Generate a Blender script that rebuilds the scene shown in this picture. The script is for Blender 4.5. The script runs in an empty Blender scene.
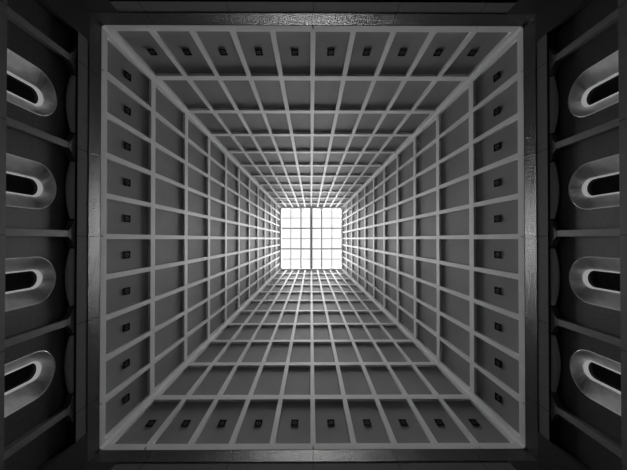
import bpy, bmesh, math, random
from mathutils import Vector, Matrix
random.seed(4)
PI = math.pi
C = bpy.context.scene.collection

# ------------------------------------------------------------------ layout
CAM = 1.6                       # eye height above the floor
F = 250.0                       # focal length in pixels of the 627 px frame
ZB = CAM + 5.896                # underside of the shaft lattice
W0 = 5.0                        # half width of the shaft at its base
LEAN = 0.12                     # inward lean of the shaft walls
ROW = 1.590                     # height of one coffer row
NROW = 11
ZT = ZB + ROW * NROW            # skylight level
REC = 0.08                      # panels sit this far behind the lattice face
RIBW, RAILH, POSTW = 0.13, 0.175, 0.135
def W(z): return W0 - LEAN * (z - ZB)
ZA = CAM + 5.58                 # bottom of the granite band
ZS = CAM + 5.319                # soffit over the window bays
ZL = CAM + 4.07                 # top of the parapet
ZC = CAM + 2.6                  # ledge behind the parapet
BAY = 1.87
HALF = 4.35                     # half length of the window bays
DW = 5.17                       # window wall
DI = 5.39                       # plane of the panes
DO = 5.80                       # outer shell

# ------------------------------------------------------------------ materials
def mat(name, col, rough=0.6, metal=0.0, spec=0.5, noise=None, bump=None, joint=None, tiles=None, emit=None):
    m = bpy.data.materials.new(name); m.use_nodes = True
    nt = m.node_tree; N = nt.nodes; L = nt.links
    b = N['Principled BSDF']
    b.inputs['Base Color'].default_value = (col, col, col, 1)
    b.inputs['Roughness'].default_value = rough
    b.inputs['Metallic'].default_value = metal
    b.inputs['Specular IOR Level'].default_value = spec
    if emit is not None:
        b.inputs['Emission Color'].default_value = (1, 1, 1, 1)
        b.inputs['Emission Strength'].default_value = emit
    tc = N.new('ShaderNodeTexCoord')
    out = None
    if noise:
        sc, lo, hi, det = noise
        n = N.new('ShaderNodeTexNoise'); n.inputs['Scale'].default_value = sc; n.inputs['Detail'].default_value = det
        L.new(tc.outputs['Object'], n.inputs['Vector'])
        r = N.new('ShaderNodeMapRange')
        r.inputs['From Min'].default_value = 0.3; r.inputs['From Max'].default_value = 0.7
        r.inputs['To Min'].default_value = col * lo; r.inputs['To Max'].default_value = col * hi
        L.new(n.outputs['Fac'], r.inputs['Value'])
        out = r.outputs['Result']
    if joint:                      # thin dark joints at multiples of BAY along x or y
        sx = N.new('ShaderNodeSeparateXYZ'); L.new(tc.outputs['Object'], sx.inputs[0])
        a = N.new('ShaderNodeMath'); a.operation = 'DIVIDE'; a.inputs[1].default_value = BAY
        L.new(sx.outputs[joint], a.inputs[0])
        p = N.new('ShaderNodeMath'); p.operation = 'PINGPONG'; p.inputs[1].default_value = 0.5
        L.new(a.outputs[0], p.inputs[0])
        g = N.new('ShaderNodeMath'); g.operation = 'GREATER_THAN'; g.inputs[1].default_value = 0.005
        L.new(p.outputs[0], g.inputs[0])
        q = N.new('ShaderNodeMapRange'); q.inputs['To Min'].default_value = 0.25; q.inputs['To Max'].default_value = 1
        L.new(g.outputs[0], q.inputs['Value'])
        mu = N.new('ShaderNodeMath'); mu.operation = 'MULTIPLY'
        if out: L.new(out, mu.inputs[0])
        else: mu.inputs[0].default_value = col
        L.new(q.outputs['Result'], mu.inputs[1]); out = mu.outputs[0]
    if tiles:                      # (axis, width, height): stone slabs
        ax, tw, th = tiles
        sx = N.new('ShaderNodeSeparateXYZ'); L.new(tc.outputs['Object'], sx.inputs[0])
        cb = N.new('ShaderNodeCombineXYZ'); L.new(sx.outputs[ax], cb.inputs[0]); L.new(sx.outputs['Z'], cb.inputs[1])
        br = N.new('ShaderNodeTexBrick'); br.offset = 0.0
        br.inputs['Scale'].default_value = 1; br.inputs['Brick Width'].default_value = tw
        br.inputs['Row Height'].default_value = th; br.inputs['Mortar Size'].default_value = 0.006
        br.inputs['Color1'].default_value = (1, 1, 1, 1); br.inputs['Color2'].default_value = (.82, .82, .82, 1)
        br.inputs['Mortar'].default_value = (.35, .35, .35, 1)
        L.new(cb.outputs[0], br.inputs['Vector'])
        mu = N.new('ShaderNodeMath'); mu.operation = 'MULTIPLY'
        if out: L.new(out, mu.inputs[0])
        else: mu.inputs[0].default_value = col
        L.new(br.outputs['Color'], mu.inputs[1]); out = mu.outputs[0]
    if out: L.new(out, b.inputs['Base Color'])
    if bump:
        sc, st = bump
        n = N.new('ShaderNodeTexNoise'); n.inputs['Scale'].default_value = sc; n.inputs['Detail'].default_value = 3
        L.new(tc.outputs['Object'], n.inputs['Vector'])
        bp = N.new('ShaderNodeBump'); bp.inputs['Strength'].default_value = st; bp.inputs['Distance'].default_value = 0.02
        L.new(n.outputs['Fac'], bp.inputs['Height']); L.new(bp.outputs['Normal'], b.inputs['Normal'])
    return m

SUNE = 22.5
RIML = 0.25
M = dict(
    lattice = mat('satin aluminium lattice', 0.82, 0.60, 0.0, 0.3, noise=(1.2, .93, 1.05, 3)),
    panel   = mat('grey coffer panel', 0.25, 0.70, 0.0, 0.25, noise=(0.9, .88, 1.12, 4)),
    granite_x = mat('flamed granite band', 0.03, 0.26, 0.0, 0.5, noise=(40, .2, 2.2, 5), bump=(38, .6), joint='X'),
    granite_y = mat('flamed granite band side', 0.03, 0.26, 0.0, 0.5, noise=(40, .2, 2.2, 5), bump=(38, .6), joint='Y'),
    fascia_x = mat('honed fascia stone', 0.085, 0.75, 0.0, 0.1, noise=(8, .92, 1.08, 4), joint='X'),
    fascia_y = mat('honed fascia stone side', 0.085, 0.75, 0.0, 0.1, noise=(8, .92, 1.08, 4), joint='Y'),
    pier    = mat('dark polished pier stone', 0.018, 0.55, 0.0, 0.2, noise=(14, .7, 1.3, 4)),
    baywall_y = mat('dark slab wall', 0.022, 0.5, 0.0, 0.5, noise=(18, .6, 1.4, 4), tiles=('Y', .47, .62)),
    baywall_x = mat('dark slab wall end', 0.022, 0.5, 0.0, 0.5, noise=(18, .6, 1.4, 4), tiles=('X', .47, .62)),
    parapet = mat('parapet stone', 0.08, 0.6, 0.0, 0.4, noise=(9, .9, 1.1, 4), joint='Y'),
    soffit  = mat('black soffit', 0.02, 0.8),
    pilaster = mat('grey pilaster stone', 0.11, 0.55, 0.0, 0.4, noise=(7, .9, 1.1, 4)),
    reveal  = mat('pale satin reveal', 0.82, 0.33, 0.65, 0.5, noise=(5, .8, 1.15, 4)),
    edge    = mat('pale reveal edge', 0.9, 0.3, 0.3),
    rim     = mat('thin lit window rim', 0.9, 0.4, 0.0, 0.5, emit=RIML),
    hood    = mat('satin hood', 0.5, 0.4, 0.2, 0.5),
    glass   = mat('black window glass', 0.004, 0.25, 0.0, 0.2),
    mullion = mat('dark mullion', 0.03, 0.5),
    black   = mat('black lamp housing', 0.006, 0.8, 0.0, 0.1),
    lamp    = mat('dark lamp trim', 0.07, 0.6, 0.0, .2),
    floor   = mat('polished stone floor', 0.08, 0.35, 0.0, 0.5, noise=(3, .9, 1.1, 4)),
    bar     = mat('white glazing bar', 0.55, 0.5),
)

def clear_glass():
    m = bpy.data.materials.new('clear skylight glass'); m.use_nodes = True
    N = m.node_tree.nodes; L = m.node_tree.links
    N.remove(N['Principled BSDF'])
    t = N.new('ShaderNodeBsdfTransparent'); t.inputs['Color'].default_value = (.97, .97, .97, 1)
    g = N.new('ShaderNodeBsdfGlossy'); g.inputs['Roughness'].default_value = .05
    x = N.new('ShaderNodeMixShader'); x.inputs[0].default_value = .04
    L.new(t.outputs[0], x.inputs[1]); L.new(g.outputs[0], x.inputs[2])
    L.new(x.outputs[0], N['Material Output'].inputs['Surface'])
    return m
M['sky'] = clear_glass()

# ------------------------------------------------------------------ helpers
class MB:
    def __init__(s): s.v = []; s.f = []
    def hexa(s, p):            # 8 points: bottom ring of 4, top ring of 4
        n = len(s.v); s.v += [Vector(q) for q in p]
        for f in ((0,3,2,1),(4,5,6,7),(0,1,5,4),(1,2,6,5),(2,3,7,6),(3,0,4,7)): s.f.append(tuple(n+i for i in f))
    def box(s, x0, x1, y0, y1, z0, z1):
        s.hexa([(x0,y0,z0),(x1,y0,z0),(x1,y1,z0),(x0,y1,z0),(x0,y0,z1),(x1,y0,z1),(x1,y1,z1),(x0,y1,z1)])
    def prism(s, pts, z0, z1, fn=lambda a,b,c:(a,b,c)):
        n = len(s.v); k = len(pts)
        s.v += [Vector(fn(a,b,z0)) for a,b in pts] + [Vector(fn(a,b,z1)) for a,b in pts]
        s.f.append(tuple(range(n+k-1, n-1, -1))); s.f.append(tuple(range(n+k, n+2*k)))
        for i in range(k): j=(i+1)%k; s.f.append((n+i, n+j, n+k+j, n+k+i))
    def loft(s, rings, closed=True, loop=False):
        n = len(s.v); k = len(rings[0])
        for r in rings: s.v += [Vector(p) for p in r]
        R = len(rings)
        for a in range(R if loop else R-1):
            b = (a+1) % R
            for i in range(k if closed else k-1):
                j = (i+1)%k; s.f.append((n+a*k+i, n+a*k+j, n+b*k+j, n+b*k+i))
    def build(s, name, m, parent=None, loc=None, bevel=0.0, smooth=False, fix=True):
        given = loc is not None
        loc = Vector(loc) if given else Vector((0,0,0))
        me = bpy.data.meshes.new(name)
        off = parent.location if parent is not None and not given else loc
        me.from_pydata([tuple(v - off) for v in s.v], [], s.f)
        if fix:
            bm = bmesh.new(); bm.from_mesh(me)
            bmesh.ops.recalc_face_normals(bm, faces=bm.faces); bm.to_mesh(me); bm.free()
        me.materials.append(m)
        if smooth:
            for p in me.polygons: p.use_smooth = True
        o = bpy.data.objects.new(name, me); C.objects.link(o)
        if parent is not None: o.parent = parent
        else: o.location = loc
        if bevel:
            bv = o.modifiers.new('bevel', 'BEVEL'); bv.width = bevel; bv.segments = 2; bv.limit_method = 'ANGLE'
        return o

def tag(o, label=None, cat=None, group=None, kind=None):
    if label: o['label'] = label
    if cat: o['category'] = cat
    if group: o['group'] = group
    if kind: o['kind'] = kind
    return o
def empty(name, loc, rot=(0,0,0)):
    o = bpy.data.objects.new(name, None); C.objects.link(o)
    o.location = loc; o.rotation_euler = rot; o.empty_display_size = .2
    return o
def copy_tree(o, parent=None):
    c = o.copy(); C.objects.link(c)
    if parent is not None: c.parent = parent
    for ch in list(o.children): copy_tree(ch, c)
    return c

# the four sides: lateral a, outward distance d, height z -> world.  +X is photo right, +Y is photo bottom
SIDES = {
    'left':   (lambda a,d,z: (-d, a, z), 0.0),
    'right':  (lambda a,d,z: (d, a, z), PI),
    'top':    (lambda a,d,z: (a, -d, z), PI/2),
    'bottom': (lambda a,d,z: (a, d, z), -PI/2),
}
def sbox(mb, P, a0, a1, d0, d1, z0, z1):
    mb.hexa([P(a0,d0,z0),P(a1,d0,z0),P(a1,d1,z0),P(a0,d1,z0),P(a0,d0,z1),P(a1,d0,z1),P(a1,d1,z1),P(a0,d1,z1)])

# ------------------------------------------------------------------ floor and lower room
b = MB(); b.box(-DO, DO, -DO, DO, -0.2, 0.0)
tag(b.build('floor', M['floor']), 'polished pale stone floor under the shaft', 'floor', kind='structure')

tn = 0
for side, (P, rz) in SIDES.items():
    lr = side in ('left', 'right')
    ax = 'y' if lr else 'x'
    # granite band just under the lattice
    b = MB(); e = DO if lr else 5.0
    sbox(b, P, -e, e, 5.0, DO, ZA, ZB)
    tn += 1
    tag(b.build(f'trim_{tn}', M['granite_'+ax]), f'speckled granite band under the lattice, {side} side', 'trim', kind='structure')
    # honed fascia with its soffit
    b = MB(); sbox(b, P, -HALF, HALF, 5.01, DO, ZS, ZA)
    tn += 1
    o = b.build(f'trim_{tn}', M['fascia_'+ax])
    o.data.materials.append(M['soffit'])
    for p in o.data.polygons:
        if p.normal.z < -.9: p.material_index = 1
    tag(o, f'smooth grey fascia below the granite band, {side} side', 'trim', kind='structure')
    if lr:
        b = MB(); sbox(b, P, -HALF, HALF, 5.0, 5.045, 0, ZL)
        tn += 1
        tag(b.build(f'trim_{tn}', M['parapet']), f'grey stone parapet edge along the {side} border of the photo', 'parapet', kind='structure')
        b = MB(); sbox(b, P, -HALF, HALF, 5.045, DO, ZC - .2, ZC)
        tn += 1
        tag(b.build(f'trim_{tn}', M['soffit']), f'dark ledge behind the {side} parapet', 'ledge', kind='structure')
    else:
        b = MB(); sbox(b, P, -HALF, HALF, DW, DO, 0, ZS)
        tag(b.build(f'wall_{side}', M['baywall_x']), f'dark stone wall under the fascia at the {side} of the photo', 'wall', kind='structure')

for sx, nx in ((-1,'left'),(1,'right')):
    for sy, ny in ((-1,'top'),(1,'bottom')):
        pts = [(HALF,5.0),(5.0,5.0),(5.0,HALF),(DO,HALF),(DO,DO),(HALF,DO)]
        b = MB(); b.prism(pts, 0, ZA, lambda a,c,z: (sx*a, sy*c, z))
        tag(b.build(f'wall_{ny}_{nx}', M['pier']), f'dark corner pier at the {ny} {nx} of the photo', 'wall', kind='structure')

# ------------------------------------------------------------------ slot windows
def slot(yc, ztop, zbot, ry, rzz, n=14):
    pts = []
    for i in range(n+1):
        t = PI * i / n; pts.append((yc + ry*math.cos(t), ztop - rzz + rzz*math.sin(t)))
    for i in range(n+1):
        t = PI + PI * i / n; pts.append((yc + ry*math.cos(t), zbot + rzz + rzz*math.sin(t)))
    return pts
OUT = dict(ztop=CAM+5.03, zbot=CAM+2.85, ry=.435, rzz=.37)
INN = dict(ztop=CAM+4.975, zbot=CAM+3.05, ry=.182, rzz=.16)
YOFF = -.05
WSP = 1.77
YC = [YOFF + (k-1.5)*WSP for k in range(4)]
ORD4 = ['topmost', 'second down', 'third down', 'lowest']
ORD5 = ['topmost', 'second down', 'middle one', 'fourth down', 'lowest']

def ring_tube(mb, outline, x, r, k=6):
    n = len(outline); rings = []
    for i in range(n):
        p = Vector(outline[i]); q = Vector(outline[(i+1)%n]); o = Vector(outline[i-1])
        t = (q - o).normalized(); nrm = Vector((t.y, -t.x))
        rings.append([(x + r*math.sin(2*PI*j/k), p.x + nrm.x*r*math.cos(2*PI*j/k), p.y + nrm.y*r*math.cos(2*PI*j/k)) for j in range(k)])
    mb.loft(rings, closed=True, loop=True)

# prototype, facing +X from a wall plane at x = 0 (its back towards -X)
def make_window(loc, rz):
    root = empty('window_1', loc, (0,0,rz))
    z0 = Vector((0,0,loc[2]))
    o = slot(0, **OUT); i = slot(0, **INN)
    dep = DI - DW
    rings = []
    for t in (0, .35, .7, 1):
        rings.append([(-dep*t, a[0]+(c[0]-a[0])*t, a[1]+(c[1]-a[1])*t) for a, c in zip(o, i)])
    rings.append([(-dep-.05, c[0], c[1]) for c in i])
    b = MB(); b.loft(rings); b.build('reveal', M['reveal'], root, z0, smooth=False, fix=False).location = (0,0,0)
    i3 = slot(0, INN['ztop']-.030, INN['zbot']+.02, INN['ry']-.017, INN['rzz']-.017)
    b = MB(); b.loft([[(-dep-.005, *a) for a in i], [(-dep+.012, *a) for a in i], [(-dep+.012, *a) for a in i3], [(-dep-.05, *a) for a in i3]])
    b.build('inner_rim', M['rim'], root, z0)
    b = MB(); ring_tube(b, o, .0, .011); b.build('outer_rim', M['edge'], root, z0, smooth=True)
    i2 = slot(0, INN['ztop']+.01, INN['zbot']-.01, INN['ry']+.01, INN['rzz']+.01)
    b = MB(); n = len(i2)
    b.v = [Vector((-dep-.05, a, c)) for a, c in i2] + [Vector((-dep-.062, a, c)) for a, c in i2]
    b.f = [tuple(range(n)), tuple(range(2*n-1, n-1, -1))] + [(k, (k+1)%n, n+(k+1)%n, n+k) for k in range(n)]
    b.build('pane', M['glass'], root, z0)
    b = MB(); zc = (INN['ztop']*.56+INN['zbot']*.44)
    b.box(-dep-.05, -dep-.02, -INN['ry'], INN['ry'], zc-.012, zc+.012)
    b.build('mullion', M['mullion'], root, z0)
    for ch in root.children: ch.location = (0,0,0)
    return root

win = 0; proto = None
for side in ('left', 'right'):
    s = -1 if side == 'left' else 1
    for k, yc in enumerate(YC):
        win += 1
        loc = (s*DW, yc, ZC); rz = 0 if side == 'left' else PI
        if proto is None: w = proto = make_window(loc, rz)
        else:
            w = copy_tree(proto); w.location = loc; w.rotation_euler = (0,0,rz); w.name = f'window_{win}'
        tag(w, f'black slot window with pale splayed round-ended reveal on {side} wall, {ORD4[k]} of four', 'window', 'slot windows along the side walls', 'structure')

# walls pierced by the slots
for side in ('left', 'right'):
    P = SIDES[side][0]
    bm = bmesh.new()
    for k, yc in enumerate(YC):
        y0, y1 = yc - WSP/2, yc + WSP/2
        if k == 0: y0 = -HALF
        if k == 3: y1 = HALF
        rect = [(y0,ZC),(y1,ZC),(y1,ZS),(y0,ZS)]
        es = []
        for loop in (rect, slot(yc, **OUT)):
            vs = [bm.verts.new(P(a, DW, z)) for a, z in loop]
            es += [bm.edges.new((vs[i], vs[(i+1)%len(vs)])) for i in range(len(vs))]
        bmesh.ops.triangle_fill(bm, edges=es, use_beauty=True, use_dissolve=False)
    bmesh.ops.remove_doubles(bm, verts=bm.verts, dist=1e-4)
    me = bpy.data.meshes.new('wall_'+side); bm.to_mesh(me); bm.free()
    me.materials.append(M['baywall_y'])
    o = bpy.data.objects.new('wall_'+side, me); C.objects.link(o)
    tag(o, f'dark stone slab wall pierced by four slot windows, {side} side', 'wall', kind='structure')
    b = MB(); sbox(b, P, -HALF, HALF, DO-.04, DO, ZC, ZS)
    tag(b.build(f'wall_outer_{side}', M['soffit']), f'black void behind the {side} slot windows', 'wall', kind='structure')

# ------------------------------------------------------------------ pilasters with flared capitals
def make_pilaster(loc, rz):
    root = empty('pilaster', loc, (0,0,rz))
    off = Vector((0,0,loc[2]))
    b = MB(); b.box(-(DW-5.05)+.002, 0, -.066, .066, ZC, ZS-.10); b.build('shaft', M['pilaster'], root, off, bevel=.004)
    b = MB(); pr = [(-.066,ZS-.145),(.066,ZS-.145),(.14,ZS-.085),(.285,ZS-.03),(.285,ZS-.003),(-.285,ZS-.003),(-.285,ZS-.03),(-.14,ZS-.085)]
    b.prism(pr, -(DW-5.05)+.003, .004, lambda a,c,x: (x, a, c)); b.build('capital', M['pilaster'], root, off)
    for ch in root.children: ch.location = (0,0,0)
    return root
proto = None
for side in ('left', 'right'):
    s = -1 if side == 'left' else 1
    for k in range(5):
        loc = (s*5.05, YOFF + (k-2)*1.83, ZC); rz = 0 if s < 0 else PI
        if proto is None: o = proto = make_pilaster(loc, rz)
        else:
            o = copy_tree(proto); o.location = loc; o.rotation_euler = (0,0,rz)
        tag(o, f'grey stone pilaster with flared top between windows on the {side} wall, {ORD5[k]} of five', 'pilaster', 'pilasters along the window walls', 'thing')

# ------------------------------------------------------------------ bowed hoods under the soffit, one per bay
def make_hood(loc, rz):
    root = empty('curved_hood', loc, (0,0,rz))
    off = Vector((0,0,0)); hl = .60; rings = []
    n = 12
    for i in range(n+1):
        y = -hl + 2*hl*i/n; q = 1 - (y/hl)**2
        sag = .055 + .055*q; back = .05 + .05*q
        arc = [( -back*(1-math.cos(t*PI/2)), -.004 - sag*math.sin(t*PI/2)) for t in (0,.2,.4,.6,.8,1)]
        rings.append([(x, y, z) for x, z in arc] + [(-back, y, -.004)])
    b = MB(); b.loft(rings)
    k = len(rings[0]); b.f.append(tuple(range(k))); b.f.append(tuple(range(n*k+k-1, n*k-1, -1)))
    b.build('hood_shell', M['hood'], root, off)
    b = MB(); b.box(-.045, -.01, -hl*.9, hl*.9, -.004, .0); b.build('fixing_plate', M['black'], root, off)
    for ch in root.children: ch.location = (0,0,0)
    return root
proto = None
for side in ('left', 'right'):
    s = -1 if side == 'left' else 1
    for k, yc in enumerate(YC):
        loc = (s*5.055, YOFF + (k-1.5)*1.83, ZS); rz = 0 if s < 0 else PI
        if proto is None: o = proto = make_hood(loc, rz)
        else:
            o = copy_tree(proto); o.location = loc; o.rotation_euler = (0,0,rz)
        tag(o, f'bowed dark hood under the fascia above the {side} wall window, {ORD4[k]} of four', 'hood', 'bowed hoods above the slot windows', 'thing')

# ------------------------------------------------------------------ shaft: panel walls, lattices, corner posts
def zrow(k): return ZB + ROW*k - (.03 if k == 1 else 0)
JR = .790/4
for side, (P, rz) in SIDES.items():
    # panel field: a solid sheet behind the lattice
    b = MB()
    q0, q1 = W(ZB)+REC, W(ZT+.3)+REC
    b.hexa([P(-q0,q0,ZB),P(q0,q0,ZB),P(q0+.1,q0+.1,ZB),P(-q0-.1,q0+.1,ZB),P(-q1,q1,ZT+.3),P(q1,q1,ZT+.3),P(q1+.1,q1+.1,ZT+.3),P(-q1-.1,q1+.1,ZT+.3)])
    tag(b.build(f'wall_shaft_{side}', M['panel']), f'dark grey coffer panels lining the {side} wall of the shaft', 'wall', kind='structure')
    root = empty('lattice', P(0, W0+REC/2, ZB))
    tag(root, f'pale metal grid of ribs and rails framing the coffers on the {side} shaft wall', 'lattice', 'coffer lattices on the shaft walls', 'thing')
    for j in range(-4, 5):
        z0, z1 = ZB+.075, ZT
        b = MB(); h = RIBW/2; a0, a1 = JR*j*W(z0), JR*j*W(z1); w0, w1 = W(z0), W(z1)
        b.hexa([P(a0-h,w0,z0),P(a0+h,w0,z0),P(a0+h,w0+REC,z0),P(a0-h,w0+REC,z0),P(a1-h,w1,z1),P(a1+h,w1,z1),P(a1+h,w1+REC,z1),P(a1-h,w1+REC,z1)])
        b.build('rib', M['lattice'], root)
    for k in range(1, NROW+1):
        z0 = zrow(k) - (0 if k < NROW else .06); z1 = z0 + RAILH
        b = MB(); w0, w1 = W(z0)+.003, W(z1)+.003
        b.hexa([P(-w0,w0,z0),P(w0,w0,z0),P(w0,w0+REC,z0),P(-w0,w0+REC,z0),P(-w1,w1,z1),P(w1,w1,z1),P(w1,w1+REC,z1),P(-w1,w1+REC,z1)])
        b.build('rail', M['lattice'], root)
    e = 5.0
    cuts = [-e, -4*JR*W0, 0, 4*JR*W0, e]
    for i in range(4):
        a0 = cuts[i] + (.016 if i else 0); a1 = cuts[i+1] - (.016 if i < 3 else 0)
        b = MB(); z0, z1 = ZB, ZB+.15; w0, w1 = W(z0)-.004, W(z1)-.004
        b.hexa([P(a0,w0,z0),P(a1,w0,z0),P(a1,w0+REC,z0),P(a0,w0+REC,z0),P(a0,w1,z1),P(a1,w1,z1),P(a1,w1+REC,z1),P(a0,w1+REC,z1)])
        b.build('base_rail', M['lattice'], root)

for sx, nx in ((-1,'left'),(1,'right')):
    for sy, ny in ((-1,'top'),(1,'bottom')):
        root = empty('corner_post', (sx*(W0+.05), sy*(W0+.05), ZB+.15))
        tag(root, f'pale metal post running up the {ny} {nx} corner of the shaft', 'post', 'corner posts of the shaft', 'thing')
        def ringat(z, pts): return [(sx*(W(z)+u), sy*(W(z)+v), z) for u, v in pts]
        prof = [(0,0),(0,-POSTW),(REC,-POSTW),(REC,REC),(-POSTW,REC),(-POSTW,0)]
        z0, z1 = ZB+.15, ZT
        b = MB(); b.loft([ringat(z0,prof), ringat(z1,prof)]); b.f += [tuple(range(6)), tuple(range(11,5,-1))]
        b.build('angle', M['lattice'], root)
        bead = [(0,0),(0,-.05),(-.012,-.05),(-.05,-.012),(-.05,0)]; z0 = ZB
        b = MB(); b.loft([ringat(z0,bead), ringat(z1,bead)]); b.f += [tuple(range(5)), tuple(range(9,4,-1))]
        b.build('cover_bead', M['lattice'], root)

# ------------------------------------------------------------------ small square spotlights in the lowest coffers
def make_spot(loc, rot):
    root = empty('spotlight', loc, rot)
    h = .097; t = .018; dp = .016
    b = MB()
    outer = [(-h,-h),(h,-h),(h,h),(-h,h)]; inner = [(-h+t,-h+t),(h-t,-h+t),(h-t,h-t),(-h+t,h-t)]
    rings = [[(0,a,c) for a,c in outer], [(dp,a,c) for a,c in outer], [(dp,a,c) for a,c in inner], [(.004,a,c) for a,c in inner]]
    b.loft(rings); n = len(b.v); b.f.append((n-4,n-3,n-2,n-1)); b.f.append((0,3,2,1))
    b.build('housing', M['black'], root, (0,0,0))
    b = MB()
    def circ(x, r, k=16): return [(x, r*math.cos(2*PI*i/k), r*math.sin(2*PI*i/k)) for i in range(k)]
    b.loft([circ(.004,.052), circ(.014,.052), circ(.014,.036), circ(.007,.028)])
    l = b.build('lamp', M['lamp'], root, (0,0,0))
    b = MB(); b.v = [Vector(p) for p in circ(.008,.03)]; b.f = [tuple(range(16))]
    b.build('lens', M['black'], l, (0,0,0))
    for ch in root.children: ch.location = (0,0,0)
    return root
ORD10 = ['first', 'second', 'third', 'fourth', 'fifth', 'sixth', 'seventh', 'eighth', 'ninth', 'tenth']
proto = None
zs = ZB + .10 + (ROW-.15)/2
edges = [-1 + POSTW/W0] + [JR*j for j in range(-4,5)] + [1 - POSTW/W0]
for side, (P, rz) in SIDES.items():
    for i in range(10):
        a = (edges[i]+edges[i+1])/2 * W(zs)
        loc = P(a, W(zs)+REC-.002, zs); rot = (0, math.atan(LEAN), rz)
        if proto is None: o = proto = make_spot(loc, rot)
        else:
            o = copy_tree(proto); o.location = loc; o.rotation_euler = rot
        frm = 'top' if side in ('left','right') else 'left'
        tag(o, f'small black square spotlight in a lowest coffer, {side} shaft wall, {ORD10[i]} from the {frm}', 'spotlight', 'square spotlights in the lowest coffers', 'thing')

# ------------------------------------------------------------------ skylight
root = empty('skylight', (0,0,ZT+.1))
tag(root, 'bright square skylight of white panes and grey glazing bars at the top of the shaft', 'skylight', None, 'thing')
WT = W(ZT) + .0
zg = ZT + .30
g = WT*2/6
for i in range(6):
    for j in range(6):
        x0, y0 = -WT + g*i, -WT + g*j
        b = MB(); b.box(x0+.006, x0+g-.006, y0+.006, y0+g-.006, zg, zg+.02)
        b.build('pane', M['sky'], root)
b = MB(); t = .09; u = .25
o4 = lambda r, z: [(-r,-r,z),(r,-r,z),(r,r,z),(-r,r,z)]
b.loft([o4(WT+u,ZT+.115), o4(WT-t,ZT+.115), o4(WT-t,zg+.05), o4(WT+u,zg+.05)], loop=True)
b.build('frame', M['bar'], root)
for i in range(1, 6):
    c = -WT + g*i
    wx = {3:.11, 2:.055, 4:.055}.get(i, .032); wy = {2:.055, 4:.055}.get(i, .026)
    dz = .12 if i in (2,3,4) else .05
    b = MB(); b.box(c-wx, c+wx, -WT+.05, WT-.05, zg-dz, zg-.002); b.build('glazing_bar', M['bar'], root)
    dz = .10 if i in (2,4) else .04
    b = MB(); b.box(-WT+.05, WT-.05, c-wy, c+wy, zg-dz, zg-.003); b.build('glazing_bar', M['bar'], root)

# ------------------------------------------------------------------ light
sc = bpy.context.scene
w = bpy.data.worlds.new('overcast sky'); sc.world = w; w.use_nodes = True
w.node_tree.nodes['Background'].inputs['Color'].default_value = (1, 1, 1, 1)
w.node_tree.nodes['Background'].inputs['Strength'].default_value = 1.15
sd = bpy.data.lights.new('hazy overhead sun', 'SUN'); so = bpy.data.objects.new('hazy_overhead_sun', sd); C.objects.link(so)
sd.energy = SUNE; sd.angle = math.radians(55); so.location = (0, 0, 40)

# ------------------------------------------------------------------ camera, looking straight up
cd = bpy.data.cameras.new('camera'); cam = bpy.data.objects.new('camera', cd); C.objects.link(cam)
cam.location = (-.057, .069, CAM)
fw = Vector((1.0/F, -1.6/F, 1)).normalized()        # a hair off the vertical
rt = fw.cross(Vector((0,-1,0))).normalized(); up = rt.cross(fw)
cam.rotation_euler = Matrix((rt, up, -fw)).transposed().to_euler()
cd.sensor_fit = 'HORIZONTAL'; cd.sensor_width = 36; cd.lens = F/627*36
cd.shift_x = 1.8/627; cd.shift_y = 2.7/627
cd.clip_start = .05; cd.clip_end = 200
sc.camera = cam
vs = sc.view_settings
vs.view_transform = 'Standard'; vs.look = 'None'; vs.gamma = 1; vs.use_curve_mapping = False
vs.exposure = 0.0
cy = sc.cycles
cy.max_bounces = 12; cy.diffuse_bounces = 8; cy.use_denoising = True
